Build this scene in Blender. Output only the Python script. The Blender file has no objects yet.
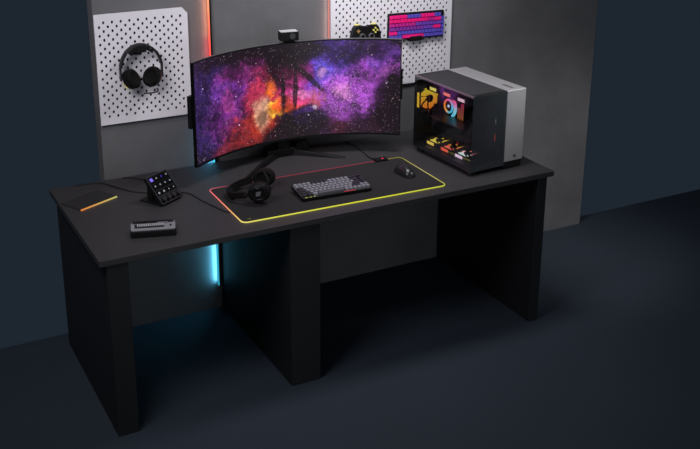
import bpy, bmesh, math, random
from mathutils import Vector, Matrix
random.seed(7)
C = bpy.context.scene.collection
S = bpy.context.scene
PI = math.pi
W, Hh = 700, 449

# ---------------------------------------------------------------- camera
cam_d = bpy.data.cameras.new('camera')
cam = bpy.data.objects.new('camera', cam_d); C.objects.link(cam)
cam_d.sensor_width = 36.0
cam_d.lens = 1015.96 * 36.0 / W
cam_d.shift_x = 0.0
cam_d.shift_y = -(224.5 - 135.0) / W
cam_d.clip_start = 0.05
cam.matrix_world = Matrix(((0.88259274, 0.14227695, -0.448093, -1.35149922),
                           (-0.4701014, 0.27902446, -0.83734702, -3.40148675),
                           (0.00589373, 0.94968554, 0.31314955, 2.30534207),
                           (0, 0, 0, 1)))
S.camera = cam

# ---------------------------------------------------------------- world, exposure, lamps, added fills
S.view_settings.view_transform = 'Standard'
S.view_settings.look = 'None'
S.view_settings.gamma = 1.0
S.view_settings.exposure = 0.0
S.view_settings.use_curve_mapping = False
wd = bpy.data.worlds.new('world'); S.world = wd; wd.use_nodes = True
wd.node_tree.nodes['Background'].inputs[0].default_value = (0.0130, 0.0194, 0.0284, 1)
wd.node_tree.nodes['Background'].inputs[1].default_value = 1.0

def area(name, loc, target, size, size_y, power, col=(1, 1, 1), spread=180):
    d = bpy.data.lights.new(name, 'AREA'); d.shape = 'RECTANGLE'; d.size = size; d.size_y = size_y
    d.energy = power; d.color = col; d.spread = math.radians(spread)
    o = bpy.data.objects.new(name, d); C.objects.link(o); o.location = loc
    o.rotation_euler = (Vector(target) - Vector(loc)).to_track_quat('-Z', 'Y').to_euler()
    return o
area('overhead_softbox', (0.75, 0.05, 2.35), (0.85, 0.60, 1.0), 0.7, 0.35, 9.5, (1.0, 0.98, 1.0), 125)
area('left_softbox', (-1.2, -0.7, 2.4), (0.0, 0.6, 1.0), 0.9, 0.6, 12.5, (1.0, 0.97, 1.0), 130)
area('shell_fill', (1.62, -0.50, 1.52), (1.33, 0.03, 1.10), 0.14, 0.14, 0.42, (1.0, 0.99, 1.0), 50)  # unseen fill added to brighten the computer's metal shell
area('right_floor_fill', (2.3, -0.5, 1.3), (1.95, 0.65, 0.15), 0.4, 0.4, 1.4, (1.0, 0.97, 0.95), 70)  # added fill that lifts the floor right of the desk, no real lamp
area('low_front_fill', (0.6, -3.2, 0.7), (0.7, 0.5, 0.3), 2.4, 0.8, 6.5, (0.9, 0.96, 1.0), 150)  # dim fill added for the wall and floor under the desk

# ---------------------------------------------------------------- material helpers
def lin(c):
    return tuple(((v / 255 + .055) / 1.055) ** 2.4 if v > 10.3 else v / 255 / 12.92 for v in c)
_M = {}
def mat(name, rgb, rough=0.5, metal=0.0, bump=0.0, bscale=200.0, vary=0.0, vscale=3.0, spec=0.5, coat=0.0, stretch=None):
    if name in _M: return _M[name]
    m = bpy.data.materials.new(name); m.use_nodes = True; nt = m.node_tree; N = nt.nodes; L = nt.links
    b = N['Principled BSDF']; col = lin(rgb)
    b.inputs['Base Color'].default_value = (*col, 1); b.inputs['Roughness'].default_value = rough
    b.inputs['Metallic'].default_value = metal; b.inputs['Specular IOR Level'].default_value = spec
    b.inputs['Coat Weight'].default_value = coat
    tc = N.new('ShaderNodeTexCoord'); mp = N.new('ShaderNodeMapping'); L.new(tc.outputs['Object'], mp.inputs['Vector'])
    if stretch: mp.inputs['Scale'].default_value = stretch
    nz = N.new('ShaderNodeTexNoise'); nz.inputs['Scale'].default_value = vscale; nz.inputs['Detail'].default_value = 6
    nz.inputs['Roughness'].default_value = 0.6
    L.new(mp.outputs[0], nz.inputs['Vector'])
    mr = N.new('ShaderNodeMapRange'); L.new(nz.outputs['Fac'], mr.inputs['Value'])
    mr.inputs['From Min'].default_value = .25; mr.inputs['From Max'].default_value = .75
    mr.inputs['To Min'].default_value = 1 - vary; mr.inputs['To Max'].default_value = 1 + vary
    mx = N.new('ShaderNodeVectorMath'); mx.operation = 'SCALE'; mx.inputs[0].default_value = col
    L.new(mr.outputs[0], mx.inputs['Scale']); L.new(mx.outputs[0], b.inputs['Base Color'])
    if bump:
        n2 = N.new('ShaderNodeTexNoise'); n2.inputs['Scale'].default_value = bscale; n2.inputs['Detail'].default_value = 4
        L.new(mp.outputs[0], n2.inputs['Vector'])
        bp = N.new('ShaderNodeBump'); bp.inputs['Strength'].default_value = bump; bp.inputs['Distance'].default_value = .002
        L.new(n2.outputs['Fac'], bp.inputs['Height']); L.new(bp.outputs[0], b.inputs['Normal'])
    _M[name] = m; return m
def emit(name, rgb, strength=1.0):
    if name in _M: return _M[name]
    m = bpy.data.materials.new(name); m.use_nodes = True; nt = m.node_tree
    nt.nodes.remove(nt.nodes['Principled BSDF'])
    e = nt.nodes.new('ShaderNodeEmission'); e.inputs[0].default_value = (*lin(rgb), 1); e.inputs[1].default_value = strength
    nt.links.new(e.outputs[0], nt.nodes['Material Output'].inputs[0]); _M[name] = m; return m
def emit_attr(name, strength=1.0):                # colour of each light emitting diode along a strip
    if name in _M: return _M[name]
    m = bpy.data.materials.new(name); m.use_nodes = True; nt = m.node_tree
    nt.nodes.remove(nt.nodes['Principled BSDF'])
    a = nt.nodes.new('ShaderNodeVertexColor'); a.layer_name = 'led'
    e = nt.nodes.new('ShaderNodeEmission'); e.inputs[1].default_value = strength
    nt.links.new(a.outputs[0], e.inputs[0]); nt.links.new(e.outputs[0], nt.nodes['Material Output'].inputs[0]); _M[name] = m; return m
def glass(name, tint, refl=0.08, rough=0.02, haze=0.0):
    if name in _M: return _M[name]
    m = bpy.data.materials.new(name); m.use_nodes = True; nt = m.node_tree; N = nt.nodes; L = nt.links
    N.remove(N['Principled BSDF'])
    t = N.new('ShaderNodeBsdfTransparent'); t.inputs[0].default_value = (*tint, 1)
    g = N.new('ShaderNodeBsdfGlossy'); g.inputs['Roughness'].default_value = rough; g.inputs[0].default_value = (.9, .92, .95, 1)
    lw = N.new('ShaderNodeLayerWeight'); lw.inputs[0].default_value = 0.25
    mr = N.new('ShaderNodeMapRange'); L.new(lw.outputs['Fresnel'], mr.inputs['Value'])
    mr.inputs['To Min'].default_value = refl * .5; mr.inputs['To Max'].default_value = .35
    mx = N.new('ShaderNodeMixShader'); L.new(mr.outputs[0], mx.inputs[0]); L.new(t.outputs[0], mx.inputs[1]); L.new(g.outputs[0], mx.inputs[2])
    out = mx.outputs[0]
    if haze:
        df = N.new('ShaderNodeBsdfDiffuse'); df.inputs[0].default_value = (.5, .56, .62, 1)
        m2 = N.new('ShaderNodeMixShader'); m2.inputs[0].default_value = haze; L.new(out, m2.inputs[1]); L.new(df.outputs[0], m2.inputs[2]); out = m2.outputs[0]
    L.new(out, N['Material Output'].inputs[0]); _M[name] = m; return m

# ---------------------------------------------------------------- mesh helpers
class MB:
    def __init__(s): s.bm = bmesh.new()
    def _xf(s, vs, M):
        if M is not None: bmesh.ops.transform(s.bm, matrix=M, verts=vs)
    def box(s, x0, x1, y0, y1, z0, z1, bev=0.0, seg=2, M=None):
        r = bmesh.ops.create_cube(s.bm, size=1.0); vs = r['verts']
        bmesh.ops.transform(s.bm, matrix=Matrix.Translation(((x0+x1)/2, (y0+y1)/2, (z0+z1)/2)) @ Matrix.Diagonal((x1-x0, y1-y0, z1-z0, 1)), verts=vs)
        if bev > 0:
            es = list({e for v in vs for e in v.link_edges})
            r = bmesh.ops.bevel(s.bm, geom=es, offset=bev, segments=seg, profile=.5, affect='EDGES')
            vs = list({v for f in r['faces'] for v in f.verts} | {v for v in vs if v.is_valid})
        s._xf(vs, M); return s
    def cyl(s, c, r, h, axis='Z', n=24, r2=None, M=None):
        q = bmesh.ops.create_cone(s.bm, cap_ends=True, segments=n, radius1=r, radius2=r if r2 is None else r2, depth=h); vs = q['verts']
        R = {'Z': Matrix.Identity(4), 'X': Matrix.Rotation(PI/2, 4, 'Y'), 'Y': Matrix.Rotation(-PI/2, 4, 'X')}[axis]
        bmesh.ops.transform(s.bm, matrix=Matrix.Translation(c) @ R, verts=vs); s._xf(vs, M); return s
    def rings(s, rings, closed=True, caps=True, M=None, loop=False):
        vv = [[s.bm.verts.new(p) for p in r] for r in rings]; n = len(vv[0])
        pairs = list(zip(vv[:-1], vv[1:])) + ([(vv[-1], vv[0])] if loop else [])
        for a, b in pairs:
            for i in range(n if closed else n - 1):
                j = (i + 1) % n; s.bm.faces.new((a[i], a[j], b[j], b[i]))
        if caps and not loop: s.bm.faces.new(list(reversed(vv[0]))); s.bm.faces.new(vv[-1])
        s._xf([v for r in vv for v in r], M); return s
    def torus(s, c, R, r, axis='Z', sy=1.0, n=36, k=10, M=None, flat=1.0):
        rr = []
        for i in range(n):
            a = 2*PI*i/n; ring = []
            for j in range(k):
                b = 2*PI*j/k; rad = R + r*math.cos(b); p = Vector((rad*math.cos(a), rad*math.sin(a)*sy, r*flat*math.sin(b)))
                if axis == 'X': p = Vector((p.z, p.x, p.y))
                if axis == 'Y': p = Vector((p.x, p.z, p.y))
                ring.append(p + Vector(c))
            rr.append(ring)
        return s.rings(rr, loop=True, M=M)
    def tube(s, pts, r, k=8, sub=6, M=None):
        P = [Vector(p) for p in pts]; Q = []
        for i in range(len(P) - 1):
            p0 = P[max(i-1, 0)]; p1 = P[i]; p2 = P[i+1]; p3 = P[min(i+2, len(P)-1)]
            for j in range(sub):
                t = j / sub
                Q.append(.5*((2*p1) + (-p0+p2)*t + (2*p0-5*p1+4*p2-p3)*t*t + (-p0+3*p1-3*p2+p3)*t**3))
        Q.append(P[-1]); rr = []
        for i, q in enumerate(Q):
            d = (Q[min(i+1, len(Q)-1)] - Q[max(i-1, 0)]).normalized()
            u = d.cross(Vector((0, 0, 1)));
            if u.length < .05: u = d.cross(Vector((0, 1, 0)))
            u.normalize(); v = u.cross(d)
            rr.append([q + r*(math.cos(2*PI*a/k)*u + math.sin(2*PI*a/k)*v) for a in range(k)])
        return s.rings(rr, M=M)
    def prism(s, poly, z0, z1, M=None, bev=0, seg=2):
        a = [s.bm.verts.new((x, y, z0)) for x, y in poly]; b = [s.bm.verts.new((x, y, z1)) for x, y in poly]; n = len(poly)
        fs = [s.bm.faces.new(list(reversed(a))), s.bm.faces.new(b)]
        for i in range(n): fs.append(s.bm.faces.new((a[i], a[(i+1) % n], b[(i+1) % n], b[i])))
        vs = a + b
        if bev:
            es = list(fs[0].edges) + list(fs[1].edges)
            r = bmesh.ops.bevel(s.bm, geom=es, offset=bev, segments=seg, profile=.5, affect='EDGES')
            vs = list({v for f in r['faces'] for v in f.verts} | {v for v in vs if v.is_valid})
        s._xf(vs, M); return s
    def build(s, name, m, parent=None, smooth=False, col=None, loc=None):
        bmesh.ops.recalc_face_normals(s.bm, faces=s.bm.faces[:])
        me = bpy.data.meshes.new(name)
        if col:
            lay = s.bm.loops.layers.float_color.new('led')
            for f in s.bm.faces:
                for l in f.loops: l[lay] = (*col(l.vert.co), 1)
        s.bm.to_mesh(me); s.bm.free(); me.materials.append(m)
        if smooth:
            for q in me.polygons: q.use_smooth = True
            try: me.set_sharp_from_angle(angle=math.radians(40))
            except Exception: pass
        o = bpy.data.objects.new(name, me); C.objects.link(o)
        if parent: o.parent = parent
        if loc: o.location = loc
        return o
def tag(o, label, cat, group=None, kind=None):
    if label: o['label'] = label
    if cat: o['category'] = cat
    if group: o['group'] = group
    if kind: o['kind'] = kind
    return o
def thing(name, label, cat, loc=(0, 0, 0), rot=(0, 0, 0), group=None):
    o = bpy.data.objects.new(name, None); C.objects.link(o); o.location = loc; o.rotation_euler = rot
    o.empty_display_size = .05
    return tag(o, label, cat, group)
def lerp(a, b, t): return tuple(x + (y - x) * t for x, y in zip(a, b))
def ramp(stops, t):
    if t <= stops[0][0]: return stops[0][1]
    for (a, c), (b, d) in zip(stops, stops[1:]):
        if t <= b: return lerp(c, d, (t - a) / (b - a))
    return stops[-1][1]

# ---------------------------------------------------------------- shared materials
WALLM = mat('dark_plaster', (106, 106, 109), .78, vary=.3, vscale=2.2, bump=.25, bscale=30)
FLOORM = mat('dark_slate_concrete', (43, 53, 66), .8, vary=.08, vscale=2.0, bump=.2, bscale=40)
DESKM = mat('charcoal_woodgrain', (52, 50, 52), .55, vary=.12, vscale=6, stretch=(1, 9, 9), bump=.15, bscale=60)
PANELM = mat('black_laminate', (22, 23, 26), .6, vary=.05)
BLACK = mat('black_plastic', (11, 11, 13), .55, bump=.1, bscale=600, spec=.3)
GLOSSB = mat('glossy_black_plastic', (14, 14, 16), .18)
SOFTB = mat('black_leatherette', (9, 9, 10), .9, bump=.3, bscale=400, spec=.25)
RUBBER = mat('black_rubber', (18, 18, 19), .8)
WHITE = mat('white_powder_coat', (238, 234, 242), .5)
ALU = mat('brushed_aluminium', (185, 183, 186), .38, metal=.5, vary=.05, vscale=30, stretch=(1, 1, 30))
SILVER = mat('silver_plastic', (132, 132, 138), .45)
DGREY = mat('dark_grey_plastic', (46, 46, 50), .5)
HOLE_SHADE = mat('hole_shade', (6, 6, 9), .95, spec=.1)  # near-black colour standing in for shade inside the peg holes

DT = 0.74      # desktop height
WY = 0.73      # face of the wall
# ---------------------------------------------------------------- setting
wall = MB().box(-0.345, 2.36, WY, WY + .08, 0, 1.95).build('wall_back', WALLM); tag(wall, 'dark grey plastered wall behind the desk', 'wall', kind='structure')
fl = MB().box(-6, 9, -6, WY + .08, -.05, 0).build('floor', FLOORM); tag(fl, 'dark slate floor under the desk', 'floor', kind='structure')

# ---------------------------------------------------------------- light bars against the wall
def light_bar(x, label, stops, z0, z1, strength, w=.010, lamps=()):
    t = thing('light_bar', label, 'light', (x, WY, z0), group=None)
    MB().box(0.002, w, -.017, 0, 0, z1 - z0, .001).build('housing', BLACK, t)
    m = MB()
    n = 30
    for i in range(n):
        a = (z1 - z0) * i / n; b = (z1 - z0) * (i + 1) / n
        m.box(-.0015, .002, -.015, -.001, a, b)
    m.build('diffuser', emit_attr('bar_light_%d' % int(strength*10), strength), t, col=lambda co: ramp(stops, co.z + z0))
    for (za, zb, col, pw) in lamps:
        d = bpy.data.lights.new('bar_lamp', 'AREA'); d.shape = 'RECTANGLE'; d.size = .012; d.size_y = zb - za; d.energy = pw; d.color = col
        o = bpy.data.objects.new('bar_lamp', d); C.objects.link(o); o.parent = t
        o.matrix_local = Matrix.Translation((-.006, -.012, (za + zb)/2 - z0)) @ Matrix.Rotation(-.5, 4, 'Z') @ Matrix(((0, 0, 1, 0), (1, 0, 0, 0), (0, 1, 0, 0), (0, 0, 0, 1)))
    return t
light_bar(0.155, 'tall thin light bar on the wall glowing orange above and cyan below the desk', [(.12, lin((40, 130, 155))), (.5, lin((48, 150, 176))), (.72, lin((60, 180, 215))), (.95, lin((60, 170, 225))), (1.1, lin((235, 50, 110))), (1.22, lin((240, 66, 72))), (1.33, lin((250, 96, 80))), (1.42, lin((255, 130, 95))), (1.5, lin((255, 160, 120)))], .12, 1.80, 1.5, lamps=((1.32, 1.62, (1, .34, .18), .13), (.95, 1.32, (1, .14, .14), .13), (.14, .60, (.14, .62, .90), .75), (.74, .92, (.1, .6, 1), .2)))
light_bar(0.7405, 'thin pinkish light bar beside the right pegboard', [(.8, lin((230, 120, 130))), (1.5, lin((240, 160, 150)))], .80, 1.80, .8, .004, lamps=((1.0, 1.6, (1, .6, .55), .12),))

# ---------------------------------------------------------------- pegboards
def pegboard(x0, x1, z0, z1, label, chamf, offx=0, offz=0):
    t = thing('pegboard', label, 'pegboard', ((x0 + x1) / 2, .7195, z0))
    c = .0184; cx = (x0 + x1) / 2
    m = MB(); bm = m.bm; ys = (-.0035, 0)
    nx = int((x1 - x0) / c); nz = int((z1 - z0) / c)
    fx = (x1 - x0 - nx * c) / 2 + offx; fz = (z1 - z0 - nz * c) / 2 + offz
    xs = [x0 + fx + i * c for i in range(nx + 1)]; zs = [z0 + fz + i * c for i in range(nz + 1)]
    hw, hh = .0043, .0062
    def quad(ax, bx, az, bz):
        for y in ys:
            v = [bm.verts.new((X - cx, y, Z - z0)) for X, Z in ((ax, az), (bx, az), (bx, bz), (ax, bz))]; bm.faces.new(v)
    for i in range(nx):
        for j in range(nz):
            ax, bx, az, bz = xs[i], xs[i+1], zs[j], zs[j+1]; mx, mz = (ax + bx) / 2, (az + bz) / 2
            edge = (i == 0 and not chamf) or i == nx - 1 or j == 0 or j == nz - 1
            cut = (chamf and ((i >= nx - 1 and j >= nz - 1)))
            if cut: continue
            if (i + j) % 2 == 0 and not edge:
                o = [(ax, az), (mx, az), (bx, az), (bx, mz), (bx, bz), (mx, bz), (ax, bz), (ax, mz)]
                h = [(mx + hw*1.0*math.cos(a)*1.2, mz + hh*math.sin(a)*1.1) for a in [PI*1.25 + k*PI/4 for k in range(8)]]
                rings = []
                for y in ys:
                    O = [bm.verts.new((X - cx, y, Z - z0)) for X, Z in o]; Hh_ = [bm.verts.new((X - cx, y, Z - z0)) for X, Z in h]
                    for k in range(8): bm.faces.new((O[k], O[(k+1) % 8], Hh_[(k+1) % 8], Hh_[k]))
                    rings.append(Hh_)
                for k in range(8): bm.faces.new((rings[0][k], rings[0][(k+1) % 8], rings[1][(k+1) % 8], rings[1][k]))
            else: quad(ax, bx, az, bz)
    # solid rim
    X0, X1, Z0, Z1 = xs[0], xs[-1], zs[0], zs[-1]; ch = c if chamf else .0
    def rim(poly):
        m.prism([(X - cx, -(Z - z0)) for X, Z in poly], ys[0], ys[1], M=Matrix.Rotation(-PI/2, 4, 'X') @ Matrix.Scale(-1, 4, (0, 0, 1)) if False else Matrix(((1,0,0,0),(0,0,1,0),(0,-1,0,0),(0,0,0,1))))
    rim([(x0, z0), (x1, z0), (x1, Z0), (x0, Z0)])
    rim([(x0, Z1), (X1 - ch, Z1), (X1 - ch, z1), (x0, z1)])
    rim([(x0, Z0), (X0, Z0), (X0, Z1), (x0, Z1)])
    rim([(X1, Z0), (x1, Z0), (x1, Z1 - ch), (X1, Z1 - ch)])
    if chamf: rim([(X1 - ch, Z1 - ch), (x1, Z1 - ch), (X1 - ch, z1)])
    m.build('panel', WHITE, t)
    MB().box(x0 + .004 - cx, x1 - .006 - cx, .0015, .003, .004, z1 - z0 - (.03 if chamf else .004)).build('hole_shade_sheet', HOLE_SHADE, t)  # added dark sheet, makes the holes look shaded
    for X in (x0 + .03, x1 - .03):
        for Z in (z0 + .03, z1 - .05): MB().cyl((X - cx, .0066, Z - z0), .008, .0068, 'Y', 12).build('spacer', BLACK, t)
    return t
pegboard(-0.345, 0.058, .985, 1.462, 'white pegboard on the left with a clipped corner holding a black headset', True, .003, 0)
pegboard(0.745, 1.415, .985, 1.60, 'white pegboard on the right holding a game controller and a pink keyboard', False)

# ---------------------------------------------------------------- desk
desk = thing('desk', 'long charcoal desk with black panel legs', 'desk', (0.45, .32, 0))
DX0, DX1, DY0, DY1 = -.585, 1.458, -.083, .715
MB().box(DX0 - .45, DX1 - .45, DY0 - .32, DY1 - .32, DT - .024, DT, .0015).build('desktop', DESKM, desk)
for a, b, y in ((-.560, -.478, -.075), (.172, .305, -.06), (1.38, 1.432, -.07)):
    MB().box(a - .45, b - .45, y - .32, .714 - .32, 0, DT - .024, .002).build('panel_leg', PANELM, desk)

# ---------------------------------------------------------------- monitor
ML, MK, MH = 1.059, 1.253, .452
mon = thing('curved_monitor', 'very wide black curved monitor showing a purple and orange nebula', 'monitor', (0.470, .604, DT), (0, 0, -.011))
def mp(u, v, off):      # u, v from the lower left corner of the screen in metres
    a = (u - ML / 2) * MK
    return Vector((math.sin(a) / MK + off * math.sin(a), -(1 - math.cos(a)) / MK + off * math.cos(a), .092 + v))
def curved(u0, u1, v0, v1, o0, o1, n=40):
    rr = []
    for i in range(n + 1):
        u = u0 + (u1 - u0) * i / n
        rr.append([mp(u, v0, o0), mp(u, v1, o0), mp(u, v1, o1), mp(u, v0, o1)])
    return rr
MB().rings(curved(0, ML, 0, MH, .0008, .014)).build('screen_housing', GLOSSB, mon)
bz = MB()
for a in ((0, ML, 0, .009), (0, ML, MH - .004, MH), (0, .004, 0, MH), (ML - .004, ML, 0, MH)): bz.rings(curved(a[0], a[1], a[2], a[3], -.0012, .001, 40 if a[1] - a[0] > .5 else 1))
bz.build('bezel', BLACK, mon)
te = MB().rings(curved(0.0, ML, MH, MH + .0022, .004, .012)); te.build('top_trim', mat('grey_trim', (120, 118, 122), .35, metal=.5), mon)
# screen surface with nebula picture
bm = bmesh.new(); uvl = bm.loops.layers.uv.new('UVMap'); n = 48; cols = []
for i in range(n + 1):
    u = .004 + (ML - .008) * i / n; cols.append(((bm.verts.new(mp(u, .009, 0)), (u, .009)), (bm.verts.new(mp(u, MH - .004, 0)), (u, MH - .004))))
for i in range(n):
    q = [cols[i][0], cols[i+1][0], cols[i+1][1], cols[i][1]]; f = bm.faces.new([x[0] for x in q]); f.smooth = True
    for l, x in zip(f.loops, q): l[uvl].uv = x[1]
me = bpy.data.meshes.new('screen'); bm.to_mesh(me); bm.free()
scr = bpy.data.objects.new('screen', me); C.objects.link(scr); scr.parent = mon
BLOBS = [
    (0.1277, 0.0399, 0.1014, 0.0534, -0.2598, (0.0212, 0.0103, 0.0612), 0.6) ,
    (0.0933, 0.2272, 0.2079, 0.2135, -0.2232, (0.0273, 0.013, 0.0887), 0.9) ,
    (0.3062, 0.2968, 0.1841, 0.11, -0.0014, (0.1878, 0.0212, 0.1559), 0.9) ,
    (0.244, 0.1559, 0.1664, 0.1161, -0.1976, (0.1413, 0.0194, 0.1714), 0.8) ,
    (0.2206, 0.2777, 0.1134, 0.0702, -0.1917, (0.0545, 0.0252, 0.2623), 0.5) ,
    (0.4038, 0.1887, 0.1025, 0.1455, -0.1527, (0.4342, 0.0252, 0.0423), 0.8) ,
    (0.3469, 0.0696, 0.158, 0.0919, -0.1778, (0.2232, 0.0176, 0.0091), 0.9) ,
    (0.4005, 0.0778, 0.0731, 0.0741, -0.1719, (0.402, 0.0319, 0.013), 0.6) ,
    (0.4027, 0.1519, 0.0455, 0.0715, 0.0241, (0.7529, 0.4851, 0.305), 0.6) ,
    (0.4745, 0.1495, 0.0503, 0.0371, -0.1424, (1.0, 0.6105, 0.0452), 1.0) ,
    (0.4466, 0.2463, 0.0305, 0.0366, -0.1429, (1.0, 0.1878, 0.0212), 0.8) ,
    (0.5346, 0.1598, 0.1045, 0.0385, 0.1289, (0.8714, 0.0887, 0.0176), 1.0) ,
    (0.5988, 0.2132, 0.0574, 0.028, -0.0945, (1.0, 0.7529, 1.0), 1.0) ,
    (0.5946, 0.2556, 0.1138, 0.1107, -0.0837, (0.5149, 0.0395, 0.2232), 0.9) ,
    (0.6747, 0.1874, 0.0424, 0.0564, -0.0734, (0.956, 0.1559, 0.0319), 0.9) ,
    (0.7594, 0.2993, 0.1558, 0.1662, -0.0228, (0.0762, 0.0252, 0.305), 0.9) ,
    (0.6991, 0.3027, 0.0558, 0.0648, -0.057, (0.1022, 0.0612, 0.5149), 0.8) ,
    (0.6945, 0.3123, 0.0233, 0.0232, -0.0628, (0.6445, 0.305, 0.6105), 0.5) ,
    (0.8053, 0.1844, 0.1561, 0.123, 0.1708, (0.305, 0.0612, 0.4287), 0.95) ,
    (0.9016, 0.2676, 0.0822, 0.112, 0.0106, (0.2623, 0.0482, 0.3763), 0.9) ,
    (0.7915, 0.2087, 0.0415, 0.0424, -0.0331, (0.7529, 0.2623, 0.6105), 0.55) ,
    (1.001, 0.353, 0.0918, 0.0691, 0.3036, (0.117, 0.0343, 0.2623), 0.9) ,
    (1.0196, 0.3257, 0.0645, 0.037, 0.3066, (0.2232, 0.0452, 0.305), 0.7) ,
    (0.6688, 0.069, 0.0971, 0.0559, -0.4201, (0.0802, 0.0319, 0.305), 0.9) ,
    (0.66, 0.1413, 0.0119, 0.0118, -0.0866, (0.956, 0.7157, 1.0), 1.0) ,
    (0.7349, 0.0445, 0.103, 0.0481, -0.0476, (0.0802, 0.0116, 0.0176), 0.8) ,
    (1.0198, 0.307, 0.0738, 0.0324, 0.3087, (0.3515, 0.0802, 0.4287), 0.9) ,
    (0.2499, 0.0309, 0.1364, 0.0457, 0.0855, (0.1878, 0.016, 0.0212), 0.7) ,
    (0.2189, 0.2424, 0.059, 0.0603, -0.3348, (0.3515, 0.0452, 0.1878), 0.5) ,
    (0.4082, 0.3341, 0.0912, 0.036, -0.1351, (0.1559, 0.013, 0.0319), 0.6) ,
    (0.6404, 0.0908, 0.0668, 0.038, -0.0873, (0.117, 0.0319, 0.3515), 0.7) ,
    (0.8053, 0.1033, 0.0646, 0.0337, 0.1546, (0.2232, 0.0395, 0.305), 0.8) ,
    (0.8982, 0.0435, 0.1391, 0.0675, 0.0221, (0.0252, 0.007, 0.0176), 0.7) ,
    (0.851, 0.3986, 0.2267, 0.046, 0.0156, (0.0395, 0.0176, 0.0802), 0.6) ,
]
DARKS = [
    (0.5138, 0.3474, 0.092, 0.0906, -0.1037, 0.92) ,
    (0.5519, 0.0296, 0.2226, 0.0952, 0.3716, 0.97) ,
    (1.0174, 0.1465, 0.0927, 0.1697, 0.0544, 0.9) ,
    (0.6158, 0.4103, 0.112, 0.05, -0.0669, 0.85) ,
    (0.4507, 0.4005, 0.1636, 0.0455, 0.0257, 0.7) ,
    (0.5112, 0.2235, 0.0117, 0.0935, 0.003, 0.9) ,
    (0.5701, 0.2303, 0.0125, 0.1025, -0.0252, 0.9) ,
    (0.6285, 0.2896, 0.0135, 0.1175, 0.7797, 0.9) ,
    (0.5413, 0.2522, 0.0791, 0.0113, -0.3526, 0.6) ,
    (0.8373, 0.3896, 0.0726, 0.0415, -0.0104, 0.5) ,
    (0.9553, 0.3892, 0.0453, 0.0461, 0.0197, 0.5) ,
    (0.9302, 0.1062, 0.0278, 0.0667, -0.3503, 0.4) ,
    (0.2956, 0.4407, 0.2483, 0.0366, 0.0885, 0.7) ,
    (0.4019, 0.1242, 0.0263, 0.0369, -0.1726, 0.6) ,
]

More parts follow.
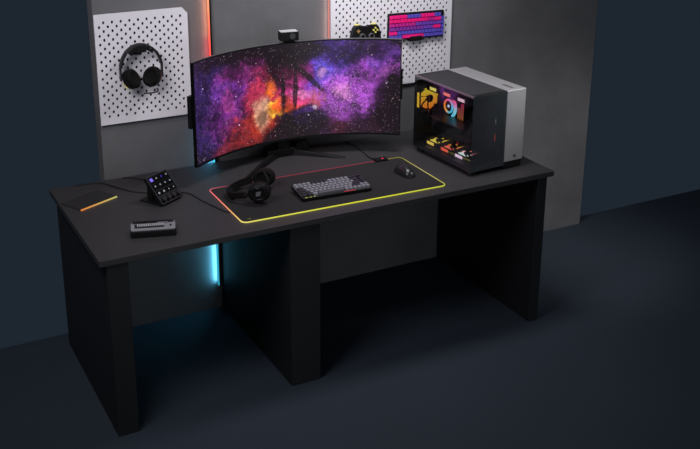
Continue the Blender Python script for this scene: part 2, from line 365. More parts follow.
def nebula():
    m = bpy.data.materials.new('nebula_screen'); m.use_nodes = True; nt = m.node_tree; N = nt.nodes; L = nt.links
    b = N['Principled BSDF']; b.inputs['Base Color'].default_value = (.004, .004, .005, 1); b.inputs['Roughness'].default_value = .35
    tc = N.new('ShaderNodeTexCoord')
    def vm(op, a, b_=None, sc=None):
        n = N.new('ShaderNodeVectorMath'); n.operation = op
        for i, x in enumerate((a, b_)):
            if x is None: continue
            if isinstance(x, tuple): n.inputs[i].default_value = x
            else: L.new(x, n.inputs[i])
        if sc is not None:
            if isinstance(sc, float): n.inputs['Scale'].default_value = sc
            else: L.new(sc, n.inputs['Scale'])
        return n.outputs['Value'] if op in ('DOT_PRODUCT', 'LENGTH', 'DISTANCE') else n.outputs[0]
    def ma(op, a, b_=None, clamp=False):
        n = N.new('ShaderNodeMath'); n.operation = op; n.use_clamp = clamp
        for i, x in enumerate((a, b_)):
            if x is None: continue
            if isinstance(x, (int, float)): n.inputs[i].default_value = x
            else: L.new(x, n.inputs[i])
        return n.outputs[0]
    def noise(vec, sc, det=8, rough=.6, out='Fac'):
        n = N.new('ShaderNodeTexNoise'); L.new(vec, n.inputs['Vector']); n.inputs['Scale'].default_value = sc
        n.inputs['Detail'].default_value = det; n.inputs['Roughness'].default_value = rough; return n.outputs[out]
    uv = vm('MULTIPLY', tc.outputs['UV'], (1, 1, 0))
    w1 = vm('SCALE', vm('SUBTRACT', noise(uv, 7, 8, .6, 'Color'), (.5, .5, .5)), sc=.13)
    w2 = vm('SCALE', vm('SUBTRACT', noise(uv, 26, 8, .7, 'Color'), (.5, .5, .5)), sc=.06)
    P = vm('MULTIPLY', vm('ADD', vm('ADD', uv, w1), w2), (1, 1, 0))
    P2 = vm('MULTIPLY', vm('ADD', uv, vm('SCALE', w2, sc=.4)), (1, 1, 0))
    def blob(x, y, rx, ry, a, src):
        mpn = N.new('ShaderNodeMapping'); mpn.vector_type = 'TEXTURE'; L.new(src, mpn.inputs['Vector'])
        mpn.inputs['Location'].default_value = (x, y, 0); mpn.inputs['Rotation'].default_value = (0, 0, a); mpn.inputs['Scale'].default_value = (rx * 1.3, ry * 1.3, 1)
        d = ma('SUBTRACT', 1.0, vm('DOT_PRODUCT', mpn.outputs[0], mpn.outputs[0]), True)
        return ma('MULTIPLY', d, d)
    base = N.new('ShaderNodeRGB'); base.outputs[0].default_value = (*lin((34, 24, 38)), 1); col = base.outputs[0]
    # wispy multiplier
    wisp = noise(P, 9, 12, .72); wispf = N.new('ShaderNodeMapRange'); L.new(wisp, wispf.inputs[0])
    wispf.inputs[1].default_value = .36; wispf.inputs[2].default_value = .64; wispf.inputs[3].default_value = .05; wispf.inputs[4].default_value = 1.7
    fine = noise(uv, 45, 10, .75); finef = N.new('ShaderNodeMapRange'); L.new(fine, finef.inputs[0])
    finef.inputs[1].default_value = .35; finef.inputs[2].default_value = .65; finef.inputs[3].default_value = .3; finef.inputs[4].default_value = 1.8
    tex = ma('MULTIPLY', wispf.outputs[0], finef.outputs[0])
    for (x, y, rx, ry, a, c, s) in BLOBS:
        g_ = blob(x, y, rx, ry, a, P2 if rx < .02 else P)
        f = ma('MULTIPLY', ma('MULTIPLY', g_, 1.7 if rx < .02 else ma('ADD', ma('MULTIPLY', tex, 1.5), .45), True), s * .95)
        mxn = N.new('ShaderNodeMix'); mxn.data_type = 'RGBA'; L.new(f, mxn.inputs[0]); L.new(col, mxn.inputs[6])
        if rx > .05:
            cc = vm('SCALE', c, sc=ma('ADD', ma('MULTIPLY', tex, 1.0), .18)); L.new(cc, mxn.inputs[7])
        else: L.new(vm('SCALE', c, sc=ma('ADD', ma('MULTIPLY', finef.outputs[0], .55), .5)), mxn.inputs[7])
        col = mxn.outputs[2]
    for (x, y, rx, ry, a, s) in DARKS:
        g = blob(x, y, rx, ry, a, P2); f = ma('MULTIPLY', ma('MULTIPLY', g, 2.2, True), s)
        mxn = N.new('ShaderNodeMix'); mxn.data_type = 'RGBA'; L.new(f, mxn.inputs[0]); L.new(col, mxn.inputs[6]); mxn.inputs[7].default_value = (*lin((27, 17, 23)), 1)
        col = mxn.outputs[2]
    # cluster of small pale stars in the violet cloud
    v = N.new('ShaderNodeTexVoronoi'); v.inputs['Scale'].default_value = 95; L.new(uv, v.inputs['Vector']); v.voronoi_dimensions = '2D'
    sp = N.new('ShaderNodeSeparateColor'); L.new(v.outputs['Color'], sp.inputs[0])
    s_ = ma('SUBTRACT', 1.0, ma('DIVIDE', v.outputs['Distance'], ma('MULTIPLY', sp.outputs[1], .45)), True)
    s_ = ma('MULTIPLY', s_, ma('MULTIPLY', blob(.790, .205, .15, .12, .2, P2), 1.2, True))
    ad = N.new('ShaderNodeMix'); ad.data_type = 'RGBA'; ad.blend_type = 'ADD'; L.new(s_, ad.inputs[0]); L.new(col, ad.inputs[6]); ad.inputs[7].default_value = (.45, .28, .42, 1); col = ad.outputs[2]
    # stars
    for sc, thr, st, seed in ((34, .11, .8, 0), (110, .26, .6, 3), (14, .07, 1.6, 7)):
        v = N.new('ShaderNodeTexVoronoi'); v.inputs['Scale'].default_value = sc; L.new(vm('ADD', uv, (seed, seed * .37, 0)), v.inputs['Vector'])
        v.voronoi_dimensions = '2D'
        sp = N.new('ShaderNodeSeparateColor'); L.new(v.outputs['Color'], sp.inputs[0])
        on = ma('GREATER_THAN', sp.outputs[0], .68)
        s_ = ma('SUBTRACT', 1.0, ma('DIVIDE', v.outputs['Distance'], ma('MULTIPLY', sp.outputs[1], thr)), True)
        s_ = ma('MULTIPLY', ma('MULTIPLY', s_, on), st)
        tint = N.new('ShaderNodeMix'); tint.data_type = 'RGBA'; L.new(sp.outputs[2], tint.inputs[0]); tint.inputs[6].default_value = (1, .6, .5, 1); tint.inputs[7].default_value = (.75, .6, 1, 1)
        ad = N.new('ShaderNodeMix'); ad.data_type = 'RGBA'; ad.blend_type = 'ADD'; L.new(s_, ad.inputs[0]); L.new(col, ad.inputs[6]); L.new(tint.outputs[2], ad.inputs[7])
        col = ad.outputs[2]
    L.new(col, b.inputs['Emission Color']); b.inputs['Emission Strength'].default_value = 1.0
    return m
me.materials.append(nebula())
# back and stand
rh = MB().rings(curved(ML/2 - .22, ML/2 + .22, .08, .38, .014, .040, 16)); rh.build('rear_housing', BLACK, mon)
for u0, u1 in ((-.006, .03), (ML - .03, ML + .004)): MB().rings(curved(u0, u1, .17, .31, .014, .032, 3)).build('grip_handle', BLACK, mon)
MB().box(-.03, .03, .040, .062, .012, .30, .004).build('stand_neck', BLACK, mon)
MB().box(-.085, .06, .035, .095, 0, .038, .008).box(.062, .13, .045, .09, 0, .052, .004).build('stand_hub', DGREY if False else BLACK, mon)
def leg(x1, y1, x0, y0, w0, w1, h0, h1):
    d = Vector((x1 - x0, y1 - y0, 0)).normalized(); nrm = Vector((-d.y, d.x, 0)); rr = []
    for (x, y, w, h) in ((x0, y0, w0, h0), (x1, y1, w1, h1)):
        p = Vector((x, y, 0)); rr.append([p + nrm*w, p + nrm*w*.6 + Vector((0, 0, h)), p - nrm*w*.6 + Vector((0, 0, h)), p - nrm*w])
    return MB().rings(rr)
leg(-.300, -.190, -.03, .06, .018, .008, .030, .006).build('stand_leg', BLACK, mon)
leg(.240, -.108, .03, .06, .014, .009, .030, .006).build('stand_leg', BLACK, mon)

# camera cube on the monitor
wc = thing('webcam', 'small silver and black webcam box on top of the monitor', 'webcam', (.484, .612, DT + .092 + MH + .0022), (0, 0, -.12))
MB().box(-.042, .042, -.022, .022, .008, .048, .003).build('camera_body', BLACK, wc)
MB().box(-.040, .038, -.021, .021, .048, .0505, .001).build('top_plate', mat('bright_silver', (190, 190, 193), .5), wc)
MB().cyl((.012, -.0225, .029), .014, .004, 'Y', 28).build('lens', GLOSSB, wc)
MB().box(-.025, .025, -.012, .010, 0, .008, .001).build('clip', BLACK, wc)

# ---------------------------------------------------------------- lit mouse mat
mt = thing('mouse_mat', 'wide black desk mat with a glowing coloured edge under the keyboard', 'mouse mat', (0, 0, DT), (0, 0, -.0191))
MWd, MDp = .93, .40
def rrect(x0, x1, y0, y1, r, k=5):
    P = []
    for cx, cy, a in ((x1 - r, y0 + r, -PI/2), (x1 - r, y1 - r, 0), (x0 + r, y1 - r, PI/2), (x0 + r, y0 + r, PI)):
        for i in range(k + 1): P.append((cx + r*math.cos(a + PI/2*i/k), cy + r*math.sin(a + PI/2*i/k)))
    return P
MB().prism(rrect(.002, MWd - .002, .002, MDp - .002, .022), 0, .0038).build('cloth_surface', mat('black_cloth', (27, 25, 27), .9, bump=.3, bscale=900, vary=.05), mt)
def mat_led(co):
    x, y = co.x / MWd, co.y / MDp
    if y > .93: return ramp([(0, lin((226, 110, 120))), (.1, lin((130, 52, 62))), (.5, lin((150, 50, 66))), (.9, lin((150, 52, 66))), (.93, lin((150, 140, 50)))], x)
    if y < .07: return ramp([(0, lin((240, 220, 120))), (.1, lin((226, 222, 90))), (.6, lin((214, 214, 62))), (1, lin((196, 200, 70)))], x)
    if x < .5: return ramp([(0, lin((246, 220, 120))), (.45, lin((240, 150, 110))), (.8, lin((235, 110, 120))), (1, lin((226, 110, 120)))], y)
    return ramp([(0, lin((196, 196, 70))), (.5, lin((200, 190, 116))), (1, lin((150, 140, 56)))], y)
outl = rrect(0, MWd, 0, MDp, .024); pts = []
for i in range(len(outl)):
    a, b_ = outl[i], outl[(i + 1) % len(outl)]; nn = max(1, int(math.dist(a, b_) / .02))
    for k in range(nn): pts.append(lerp(a, b_, k / nn))
rr = []; npt = len(pts)
for i, p_ in enumerate(pts):
    d = Vector((pts[(i+1) % npt][0] - pts[i-1][0], pts[(i+1) % npt][1] - pts[i-1][1], 0)).normalized(); nn = Vector((d.y, -d.x, 0))
    rr.append([Vector((*p_, .003)) + .0026*(math.cos(2*PI*a/6)*nn + math.sin(2*PI*a/6)*Vector((0, 0, 1))) for a in range(6)])
MB().rings(rr, loop=True).build('edge_light', emit_attr('mat_light', 1.0), mt, col=mat_led)
cbx = MB().box(-.032, .030, -.016, .018, .001, .014, .003); cb = cbx.build('control_box', BLACK, mt, loc=(.826, .398, 0)); cb.rotation_euler = (0, 0, -.05)
MB().cyl((.006, -.004, .0145), .0045, .001).build('red_button', emit('red_led', (255, 50, 80), 1.3), cb)
MB().tube([(.81, .415, .007), (.80, .46, .004), (.81, .54, .003), (.815, .63, .003), (.80, .72, .003)], .0028).build('cable', RUBBER, mt)
lg = MB()
for k in range(2): lg.box(.030 + .008*k, .034 + .008*k, .026 - .003*k, .030 + .003*k, .0038, .0042)
lg.build('logo', emit('faint_yellow', (150, 140, 60), .7), mt)

# corner of a second mat
m2 = thing('mouse_mat', 'dark mat corner with an orange glowing edge at the left end of the desk', 'mouse mat', (-.355, .50, DT), (0, 0, math.radians(26)))
MB().prism([(-.19, 0), (-.004, 0), (0, .004), (0, .12), (-.19, .12)], 0, .004).build('cloth_surface', mat('black_cloth', (0, 0, 0)), m2)
MB().box(-.19, -.003, -.004, 0, .0005, .0055).build('edge_light', emit_attr('mat_light', 1.0), m2, col=lambda co: ramp([(-.12, lin((225, 130, 60))), (-.07, lin((214, 160, 70))), (0, lin((190, 190, 110)))], co.x))

# ---------------------------------------------------------------- keyboards
ROWS = [[1]*15 + [1.01], [1]*13 + [2, 1], [1.5] + [1]*12 + [1.5, 1], [1.75] + [1]*11 + [2.25, 1], [2.25] + [1]*10 + [1.75, 1, 1], [1.25]*3 + [6.25] + [1]*6]
def keyboard(name, label, loc, rot, body_m, colour, knob, glow=None):
    t = thing(name, label, 'keyboard', loc, rot)
    wd_, dp = .312, .130; p = .0192
    MB().box(0, wd_, 0, dp, 0, .016, .003).build('case', body_m, t)
    for r, row in enumerate(ROWS):
        x = .0025; y = dp - .008 - (r + .5) * p
        for k, w in enumerate(row):
            if w < 0: x += -w * p; continue
            if w == 1.01:
                if knob: MB().cyl((x + .009, y, .022), .0085, .013, 'Z', 20).build('volume_knob', knob, t, smooth=True)
                else: MB().box(x + .003, x + .016, y - .006, y + .006, .016, .018, .0008).build('status_panel', GLOSSB, t)
                continue
            x1 = x + w * p; b = .0012; tp = .0028
            m = MB(); m.rings([[(x + b, y - p/2 + b, .016), (x1 - b, y - p/2 + b, .016), (x1 - b, y + p/2 - b, .016), (x + b, y + p/2 - b, .016)],
                               [(x + tp, y - p/2 + tp, .0255), (x1 - tp, y - p/2 + tp, .0255), (x1 - tp, y + p/2 - tp*.7, .0255), (x + tp, y + p/2 - tp*.7, .0255)]])
            m.build('key', colour(r, (x + x1) / 2 / wd_, w), t); x = x1
    if glow: glow(t)
    return t
KG = mat('grey_key', (128, 128, 136), .5); KD = mat('charcoal_key', (38, 38, 42), .5); KM = mat('slate_key', (88, 88, 94), .5)
def kcol(r, u, w):
    if r == 0: return KD if .28 < u < .52 or u > .8 else KG
    if r == 5 and w > 3: return mat('slate_key', (0, 0, 0))
    if (u < .13 and r > 1) or (u > .86 and r < 4): return KD
    if u > .8 and w > 1: return KD
    return KG
def kglow(t):
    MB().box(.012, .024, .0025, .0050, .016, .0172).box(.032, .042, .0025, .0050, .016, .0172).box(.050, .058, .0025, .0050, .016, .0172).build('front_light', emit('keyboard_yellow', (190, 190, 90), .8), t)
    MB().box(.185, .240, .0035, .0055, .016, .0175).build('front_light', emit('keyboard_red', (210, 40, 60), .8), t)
    MB().box(.306, .309, .03, .118, .016, .018).build('side_trim', mat('silver_edge', (170, 170, 175), .3, metal=.6), t)
    MB().box(.003, .005, .015, .118, .016, .018).build('side_trim', mat('silver_edge', (0, 0, 0)), t)
    for x in (.03, .26): MB().box(x, x + .022, .108, .116, -.0095, 0.001, .001).build('foot', RUBBER, t)
keyboard('keyboard', 'black keyboard with grey keys on the glowing desk mat', (.298, .086, DT + .0040), (.088, 0, -.06), BLACK, kcol, mat('dark_knob', (60, 60, 64), .3, metal=.6), kglow)
PK = emit if False else None
P1 = mat('hot_pink_key', (255, 30, 140), .45); P2_ = mat('magenta_key', (200, 40, 150), .45); P3 = mat('purple_key', (140, 55, 170), .45); P4 = mat('blue_key', (96, 84, 200), .45); P5 = mat('violet_key', (120, 70, 190), .45)
def pcol(r, u, w):
    if r == 0: return P1 if u < .33 or .58 < u < .82 else P4
    if u > .93: return P4
    if r == 1: return P1 if u < .7 or u > .82 else P2_
    if r == 2: return P2_ if u < .5 else P5
    if r == 3: return P1 if w > 2 else (P3 if u < .6 else P5)
    if r == 4: return P1 if w > 2 else P4
    return P1 if w > 3 else P4
keyboard('keyboard', 'pink, purple and blue keyboard hung on the right pegboard', (1.046, .7157, 1.213), (PI/2, .022, 0), BLACK, pcol, None)
hk = thing('wall_hook', 'black hook holding up the pink keyboard on the pegboard', 'hook', (1.195, .7157, 1.197))
MB().box(-.035, .035, -.024, 0, .004, .012, .002).build('shelf', BLACK, hk); MB().box(-.035, .035, -.030, -.024, .004, .028, .002).build('lip', BLACK, hk)
MB().box(-.012, .012, -.006, 0, -.002, .006, .001).build('bracket', BLACK, hk)

# ---------------------------------------------------------------- game controller
gp = thing('game_controller', 'black game controller with yellow buttons hanging on the right pegboard', 'game controller', (.922, .700, 1.255), (PI/2 - .08, 0.03, 0))
half = [(0, .040), (.020, .041), (.034, .049), (.056, .049), (.068, .038), (.076, .004), (.084, -.040), (.078, -.056), (.066, -.056), (.048, -.026), (.030, -.016), (0, -.016)]
poly = [(-x, y) for x, y in half[1:-1]][::-1]; poly = half + [(-x, y) for x, y in half[1:-1]][::-1]
MB().prism(poly, -.012, .014, bev=.006, seg=3).build('body', BLACK, gp, smooth=True)
YEL = mat('pale_yellow_plastic', (236, 226, 120), .4)
for s in (-1, 1):
    MB().box(s*.045 - .012, s*.045 + .012, .047, .054, -.006, .006, .002).build('shoulder_button', YEL, gp)
    st = MB().cyl((s*.024, -.004, .017), .015, .006, 'Z', 24); st.torus((s*.024, -.004, .022), .0125, .0018).build('thumb_stick', mat('grey_ring', (92, 92, 96), .4), gp)
    MB().cyl((s*.024, -.004, .0222), .009, .002).build('stick_cap', BLACK, gp)
MB().box(-.054, -.036, .019, .025, .014, .018, .001).box(-.048, -.042, .013, .031, .014, .018, .001).build('direction_pad', mat('bronze_plastic', (176, 136, 84), .4), gp)
for dx, dy in ((0, .010), (0, -.010), (.010, 0), (-.010, 0)): MB().cyl((.046 + dx, .023 + dy, .016), .0043, .005).build('button', YEL, gp)

# ---------------------------------------------------------------- headsets
def ellring(cx, cy, cz, ry, rz, k=28): return [(cx, cy + ry*math.cos(2*PI*i/k), cz + rz*math.sin(2*PI*i/k)) for i in range(k)]
def headset(label, M, swivel, mic=True, splay=0.0, inset=0.0, cs=1.0):
    t = thing('headset', label, 'headset'); t.matrix_world = M
    hw = .088; top = .105
    def bandpath(R, zt, a0, a1, n=26): return [(R*math.sin(a0 + (a1 - a0)*i/n), zt*math.cos(a0 + (a1 - a0)*i/n)) for i in range(n + 1)]
    def band(R0, z0, R1, z1, a, wy):
        rr = []
        for (x0, zz0), (x1, zz1) in zip(bandpath(R0, z0, -a, a), bandpath(R1, z1, -a, a)):
            rr.append([(x0, -wy, zz0), (x0, wy, zz0), (x1, wy*.8, zz1), (x1, -wy*.8, zz1)])
        return MB().rings(rr)
    band(hw - .004, top - .006, hw + .004, top + .002, 1.45, .016).build('headband', BLACK, t, smooth=True)
    band(hw - .018, top - .020, hw - .005, top - .007, .72, .019).build('headband_pad', SOFTB, t, smooth=True)
    for s in (-1, 1):
        y = MB(); y.box(s*(hw + .001) - .004, s*(hw + .001) + .004, -.009, .009, -.045, .022, .002); y.build('yoke', mat('satin_metal', (52, 52, 56), .3, metal=.7), t)
        piv = Matrix.Translation((s*(hw - inset), 0, -.042)) @ Matrix.Rotation(s*splay, 4, 'Y') @ Matrix.Rotation(s*swivel, 4, 'Z') @ Matrix.Scale(cs, 4)
        prof = [(.014, .55), (.016, .80), (.012, .95), (.002, 1.0), (-.008, .98)]
        c = MB(); c.rings([ellring(s*a, 0, 0, .040*q, .048*q) for a, q in prof], M=piv); cup = c.build('ear_cup', BLACK, t, smooth=True)
        prof = [(-.006, .98), (-.012, 1.02), (-.020, 1.0), (-.026, .88), (-.028, .74), (-.025, .60), (-.021, .5), (-.020, .3)]
        c = MB(); c.rings([ellring(s*a, 0, 0, .039*q, .047*q) for a, q in prof], M=piv); c.build('ear_cushion', SOFTB, cup, smooth=True)
        c = MB(); c.torus((s*.0155, 0, 0), .026, .002, 'X', 1.2, M=piv); c.build('ring_trim', mat('satin_metal', (0, 0, 0)), cup, smooth=True)
        lgm = MB()
        for k in range(3): lgm.box(s*.0162 - .0006, s*.0162 + .0006, -.010 + .006*k, -.006 + .007*k, -.010 + .003*k, .010 + .002*k, M=piv)
        lgm.build('logo', mat('grey_mark', (120, 118, 124), .4), cup)
        if s == -1 and mic: MB().tube([piv @ Vector((-.006, -.030, -.036)), piv @ Vector((-.012, -.045, -.052)), piv @ Vector((-.005, -.062, -.050)), piv @ Vector((.005, -.085, -.040))], .0032).build('microphone', RUBBER, t, smooth=True)
    return t
M = Matrix.Translation((-.172, .668, 1.228))
h1 = headset('black headset hanging on the left pegboard', M, .80, mic=False, splay=.55, inset=.040, cs=.94)
MB().tube([(.055, -.03, -.085), (.057, -.032, -.098), (.03, -.034, -.102), (-.005, -.032, -.100)], .003).build('microphone', RUBBER, h1, smooth=True)
ym = Matrix.Translation((-.080, -.030, -.062)) @ Matrix.Rotation(-.75, 4, 'Y')
MB().box(-.002, .002, -.008, .004, -.014, .014, .001, M=ym).build('yellow_marker', mat('pale_yellow_plastic', (0, 0, 0)), h1)
hk = thing('wall_hook', 'black hook on the left pegboard carrying the hanging headset', 'hook', (-.172, .7157, 1.290))
MB().box(-.022, .022, -.062, 0, .010, .0185, .002).build('arm', BLACK, hk); MB().box(-.020, .020, -.004, 0, -.012, .026, .001).build('back_plate', BLACK, hk)
MB().box(-.022, .022, -.068, -.060, .010, .030, .002).build('lip', BLACK, hk)
# lying on the mat: cups upright on the mat, band reaching back to the left
ax = Vector((.50, .86, 0)).normalized(); up = Vector((-.86, .42, -.22)); up = (up - up.dot(ax)*ax).normalized(); yy = up.cross(ax).normalized()
M = Matrix((( ax.x, yy.x, up.x, .142), (ax.y, yy.y, up.y, .245), (ax.z, yy.z, up.z, DT + .0038 + .0425), (0, 0, 0, 1)))
headset('black headset lying on the desk mat left of the grey keyboard', M, .12, mic=True)

# ---------------------------------------------------------------- mouse
ms = thing('computer_mouse', 'black wireless mouse on the right of the glowing desk mat', 'mouse', (.838, .178, DT + .0039), (0, 0, .10))
rr = []; NS = 14
for i in range(NS + 1):
    u = i / NS; y = -.060 + .120*u
    w = .031*(max(0, 1 - (2*u - 1)**4)**.5)*(1 - .14*math.sin(PI*u)) + .001; h = .040*(math.sin(PI*(.12 + .80*(1 - u)**1.0*1.0))**.7) * (max(0, 1 - (2*u - 1)**6)**.5) + .002
    rr.append([(w*math.cos(a)*(1 if math.sin(a) > 0 else 1), y, .002 + h*max(0, math.sin(a))**.8) for a in [PI*k/12 for k in range(13)]])
MB().rings(rr).build('shell', mat('satin_black', (34, 34, 37), .3), ms, smooth=True)
MB().cyl((0, .038, .024), .009, .006, 'X', 16).build('scroll_wheel', RUBBER, ms)
MB().box(-.0006, .0006, .012, .060, .021, .026).build('button_seam', RUBBER, ms)
MB().box(-.004, .004, .020, .026, .0325, .0345, .0005).build('indicator', emit('yellow_led', (200, 190, 90), .8), ms)

# ---------------------------------------------------------------- control deck with small screens
dk = thing('control_deck', 'small tilted black control deck with lit icon keys and four knobs', 'control deck', (-.223, .303, DT), (0, 0, .542))
TL_ = .856; TM = Matrix.Translation((0, 0, .010)) @ Matrix.Rotation(TL_, 4, 'X')
MB().box(0, .127, 0, .132, -.018, 0, .004, M=TM).build('body', BLACK, dk)
MB().box(.006, .121, .066, .126, 0, .0008, M=TM).build('display', GLOSSB, dk)
MB().box(.006, .121, .040, .062, 0, .0010, .0003, M=TM).build('touch_strip', GLOSSB, dk)
fr = MB()
for a in ((.001, .126, .001, .003), (.001, .126, .129, .131), (.001, .003, .001, .131), (.124, .126, .001, .131), (.004, .123, .0365, .0378)): fr.box(*a, 0, .0012, M=TM)
fr.build('rim', DGREY, dk)
MB().box(.002, .117, .015, .125, 0, .006, .002).box(.02, .107, .075, .10, .004, .085, .003, M=Matrix.Translation((0, 0, 0)) ).build('stand', BLACK, dk)
IW = emit('white_icon', (180, 180, 190), .6); IP = emit('purple_icon', (130, 110, 235), 1.0); IB = emit('blue_icon', (70, 60, 190), .8)
for r in range(2):
    for c in range(4):
        x = .0195 + c*.0295; y = .112 - r*.030
        k = MB().box(x - .0115, x + .0115, y - .0115, y + .0115, .0008, .003, .001, M=TM).build('screen_key', GLOSSB, dk)
        w = .008 if (r, c) == (0, 0) else .0034
        MB().box(x - w, x + w, y - w*.9, y + w*.9, .003, .0034, M=TM).build('icon', IP if (r, c) == (0, 0) else IB if (r, c) in ((0, 2),) else IW, k)
for c in range(4):
    x = .0195 + c*.0295
    MB().cyl((x, .051, .0014), .0052 if c < 2 else .003, .0008, 'Z', 6, M=TM).build('icon', IW, dk)
    MB().cyl((x, .020, .006), .0095, .012, 'Z', 20, M=TM).build('knob', mat('dark_knob_ring', (40, 36, 38), .35), dk, smooth=True)

# silver desk control pad
pd = thing('control_pad', 'small silver and black control pad with a row of tiny keys near the desk front', 'control pad', (-.427, .062, DT), (0, 0, -.297))
MB().box(0, .170, 0, .078, 0, .026, .004).build('body', BLACK, pd)
PM = Matrix.Translation((0, .002, .0235)) @ Matrix.Rotation(.10, 4, 'X')
MB().prism(rrect(.002, .168, .002, .066, .010), 0, .005, M=PM, bev=.001).build('top_plate', SILVER, pd)
MB().box(.016, .126, .020, .050, .005, .0056, M=PM).box(.008, .162, .054, .076, .004, .0064, M=PM).build('dark_inlay', GLOSSB, pd)
for i in range(13): MB().box(.025 + i*.0079, .0306 + i*.0079, .030, .048, .0056, .0080, .0004, M=PM).build('key', mat('light_key', (165, 165, 170), .4), pd)
for i in range(11): MB().box(.033 + i*.0115, .041 + i*.0115, .066, .075, .0064, .0095, .0004, M=PM).build('slider', DGREY, pd)
MB().cyl((.150, .030, .0065), .0045, .003, M=PM).cyl((.018, .045, .0055), .003, .002, M=PM).build('dial', BLACK, pd)
MB().box(.100, .140, .048, .060, .0056, .007, .0005, M=PM).build('small_display', mat('grey_lcd', (96, 96, 102), .3), pd)

# cables on the left of the desk
z = DT + .0025
tag(MB().tube([(-.48, .70, z), (-.381, .687, z), (-.33, .60, z + .002), (-.290, .535, z), (-.262, .505, z), (-.22, .47, z), (-.19, .43, z)], .0030).build('cable', RUBBER, smooth=True), 'black cable running from the left edge under the control deck', 'cable')
tag(MB().tube([(-.275, .700, z), (-.24, .685, z), (-.200, .64, z), (-.17, .585, z), (-.150, .53, z), (-.12, .475, z)], .0026).build('cable', RUBBER, smooth=True), 'short black cable behind the control deck near the wall', 'cable')
tag(MB().tube([(-.118, .425, z), (-.080, .400, z), (-.060, .30, z), (-.038, .215, z), (-.020, .155, z), (-.005, .125, z)], .0030).build('cable', RUBBER, smooth=True), 'black cable running from the control deck to the glowing mat', 'cable')

# ---------------------------------------------------------------- desktop computer
pc = thing('desktop_computer', 'black glass and silver desktop computer with glowing fans inside', 'computer', (1.076, .021, DT), (0, 0, .062))
PW, PL, PT, ZB = .295, .434, .366, .022; SP = .188
CASE = mat('case_black', (20, 20, 22), .5)
f = MB(); f.box(.003, SP, .003, PL, ZB, ZB + .018, .001); f.box(.002, SP, .002, PL, PT - .012, PT - .001, .001)
f.box(.0, SP, PL - .006, PL, ZB, PT, .001); f.box(0, .012, PL - .014, PL, ZB, PT, .001); f.box(SP - .006, SP, .004, PL, ZB, PT, .001)
f.build('case_frame', CASE, pc)
MB().box(.008, SP - .006, .02, PL - .02, PT - .0012, PT + .0004).build('top_mesh', mat('top_mesh_grey', (44, 43, 46), .6, bump=.5, bscale=900), pc)
MB().box(-.0015, .0035, 0, PL, PT - .008, PT + .001, .0008).build('top_edge_trim', mat('rose_aluminium', (176, 160, 168), .3, metal=.7), pc)
MB().box(-.0015, .0, .004, PL - .002, ZB, PT - .008).build('side_glass', glass('smoked_side_glass', (.88, .88, .9), .05), pc)
MB().box(.0, SP, -.0015, .0, ZB, PT - .004).build('front_glass', glass('smoked_front_glass', (.5, .52, .55), .10, .05, .05), pc)
sh = MB().box(SP, PW, 0, PL, ZB + .014, PT, .0025); shell = sh.build('metal_side_shell', ALU, pc)
vs = MB()
for k in range(7): vs.box(SP + .045, SP + .060, .030 + k*.010, .036 + k*.010, PT - .0005, PT + .0003)
vs.build('top_ports', BLACK, shell)
vs = MB()
for k in range(3): vs.box(SP + .052 + k*.005, SP + .0555 + k*.005, -.0006, .0004, .052 - k*.002, .062 + k*.002)
vs.build('logo', BLACK, shell)
MB().box(SP + .003, PW - .004, .004, PL - .01, .004, ZB + .014, .001).build('plinth', BLACK, pc)
for x, y in ((.012, .012), (.012, PL - .05), (PW - .045, .012), (PW - .045, PL - .05)): MB().box(x, x + .034, y, y + .036, 0, ZB + .001, .003).build('foot', RUBBER, pc)
# fans
def fan(M, stops, s=.118, name='fan', bar_col=None, st=1.6, fill=.66):
    h = s / 2; d = .025
    fr_ = MB()
    for a in ((-h, h, -h, -h + .004), (-h, h, h - .004, h), (-h, -h + .004, -h, h), (h - .004, h, -h, h)): fr_.box(a[0], a[1], a[2], a[3], -d/2, d/2, M=M)
    for k in range(4):
        a = PI/4 + PI/2*k; fr_.box(.012, h*1.25, -.002, .002, -d/2, -d/2 + .003, M=M @ Matrix.Rotation(a, 4, 'Z'))
    o = fr_.build(name, CASE, pc)
    b = MB()
    for k in range(7):
        a0 = 2*PI*k/7; rr = []
        for j in range(6):
            rad = .017 + (h - .008 - .017)*j/5; tw = .22*j/5
            row = []
            for q in range(4):
                a = a0 + tw + (q/3)*fill; row.append((rad*math.cos(a), rad*math.sin(a), .006 - q*.0045))
            rr.append(row)
        up_ = rr; lo = [[(x, y, z_ - .0014) for x, y, z_ in r] for r in rr]
        b.rings([u + l[::-1] for u, l in zip(up_, lo)], M=M)
    Mi = M.inverted()
    b.build('fan_blades', emit_attr('fan_glow_%d' % int(st*10), st), o, col=lambda co: ramp(stops, (Mi @ co).y / s + .5))
    MB().cyl((0, 0, .002), .018, .016, 'Z', 20, M=M).build('hub', BLACK, o)
    if bar_col:
        MB().box(-h + .008, h - .008, 0, 0, 0, 0) if False else None
        bb = MB(); bb.box(-h + .026, h - .026, -h - .0008, -h + .0005, -.006, .008, M=M)
        bb.build('side_light', emit('side_light_%d_%d_%d' % bar_col, bar_col, 1.2), o)
    return o
Rrear = Matrix.Translation((.066, PL - .024, .250)) @ Matrix.Rotation(PI/2, 4, 'X')
fan(Rrear, [(0, lin((255, 120, 40))), (.4, lin((250, 170, 50))), (1, lin((235, 225, 60)))], st=.85, fill=.90)
bar = MB().box(.0035, .0065, PL - .030, PL - .018, .215, .285).build('light_tube', emit('amber_tube', (250, 200, 60), 1.0), pc)
BC = [((238, 200, 90), [(0, lin((235, 220, 90))), (1, lin((240, 190, 60)))]), ((235, 80, 70), [(0, lin((240, 90, 110))), (.5, lin((230, 110, 60))), (1, lin((235, 190, 70)))]), ((235, 205, 235), [(0, lin((150, 230, 225))), (.4, lin((235, 235, 225))), (.7, lin((240, 110, 140))), (1, lin((240, 160, 80)))])]
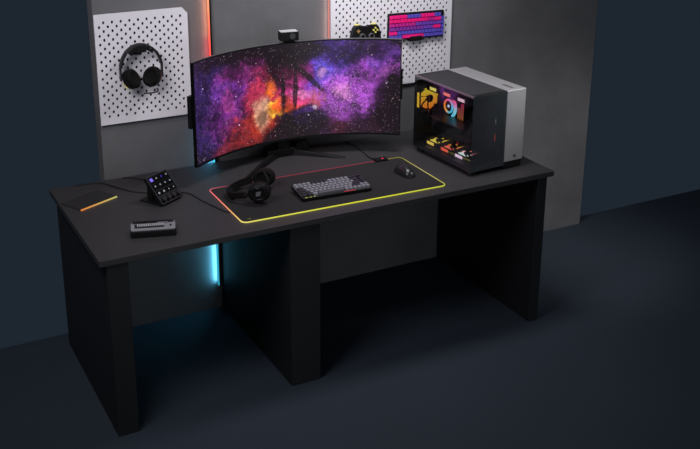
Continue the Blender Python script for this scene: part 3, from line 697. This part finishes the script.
for k, y in enumerate((.345, .236, .130)):
    col_, stp = BC[k]
    Mb = Matrix.Translation((.087, y, ZB + .029)) @ Matrix.Rotation(-PI/2, 4, 'Z')      # local -Y faces the glass
    fan(Mb, stp, s=.104, bar_col=col_, st=1.15, fill=.80)
TC = [((240, 225, 110), BC[0][1]), ((255, 130, 100), BC[1][1]), ((245, 200, 215), BC[1][1])]
for k, y in enumerate((.345, .240, .135)):
    col_, stp = TC[k]
    Mb = Matrix.Translation((.090, y, PT - .055)) @ Matrix.Rotation(-PI/2, 4, 'Z') @ Matrix.Rotation(0, 4, 'X')
    fan(Mb, stp, s=.100, bar_col=col_, st=.18)
MB().box(.02, .14, .07, .41, PT - .038, PT - .013, .002).build('radiator', CASE, pc)
tray = MB().box(SP - .012, SP - .007, .11, .41, .10, .33).build('motherboard', mat('circuit_board', (18, 22, 26), .5, vary=.4, vscale=60), pc)
pump = MB().cyl((SP - .032, .347, .217), .040, .042, 'X', 32).build('pump_head', BLACK, pc, smooth=True)
def hue(co):
    a = math.atan2(co.z - .217, co.y - .347) / (2*PI) + .5
    return ramp([(0, lin((90, 210, 250))), (.18, lin((60, 200, 220))), (.35, lin((250, 170, 60))), (.55, lin((240, 120, 40))), (.75, lin((255, 90, 150))), (1, lin((90, 210, 250)))], a)
MB().torus((SP - .054, .347, .217), .030, .0050, 'X').build('light_ring', emit_attr('pump_glow', 1.2), pump, col=hue)
MB().cyl((SP - .054, .347, .217), .007, .003, 'X', 16).build('logo_light', emit('cool_white_led', (200, 220, 255), 1.2), pump)
MB().tube([(SP - .035, .28, .225), (SP - .07, .25, .245), (SP - .085, .22, .275), (SP - .09, .20, .33)], .0075).build('coolant_hose', RUBBER, pump)
g2 = MB()
for i in range(9):
    a = -.9 + i*.28; b2 = a + .28
    g2.rings([[(SP - .060 + dx, .347 - .047*math.cos(q)*r_, .217 + .047*math.sin(q)*r_) for q in (a, b2)] + [(SP - .060 + dx, .347 - .047*math.cos(q)*r2_, .217 + .047*math.sin(q)*r2_) for q in (b2, a)] for dx, r_, r2_ in ((0, 1, 1.22), (.012, 1, 1.22))])
g2.build('side_glow', emit_attr('pump_side_glow', 1.1), pump, col=lambda co: ramp([(.17, lin((110, 225, 250))), (.21, lin((150, 230, 250))), (.235, lin((250, 120, 190))), (.27, lin((255, 70, 110)))], co.z))
for k in range(4):
    y = .274 - k*.012
    r_ = MB().box(SP - .050, SP - .012, y, y + .005, .150, .255, .001).build('memory_stick', CASE, pc)
    MB().box(SP - .0535, SP - .050, y, y + .0045, .155, .252).build('light_strip', emit_attr('memory_glow', .6), r_, col=lambda co: ramp([(.165, lin((190, 130, 50))), (.22, lin((190, 90, 50))), (.262, lin((230, 60, 120)))], co.z))
gpu = MB().box(.045, SP - .012, .12, .40, .135, .175, .004).build('graphics_card', mat('gpu_shroud', (26, 28, 32), .35), pc)
for y in (.19, .27, .35): MB().cyl((.10, y, .134), .038, .004, 'Z', 24).build('card_fan', BLACK, gpu)
MB().box(SP - .030, SP - .012, .030, .095, .09, .31, .003).build('cable_cover', mat('cover_grey', (46, 50, 56), .35), pc)
MB().box(SP - .036, SP - .0335, .026, .030, .135, .165).build('reflection_bar', emit('reflection_red', (235, 70, 50), .9), pc)  # two glowing bars stand in for reflections on the front glass
MB().box(SP - .036, SP - .0335, .026, .030, .215, .235).build('reflection_bar', emit('reflection_pale', (190, 175, 185), .6), pc)
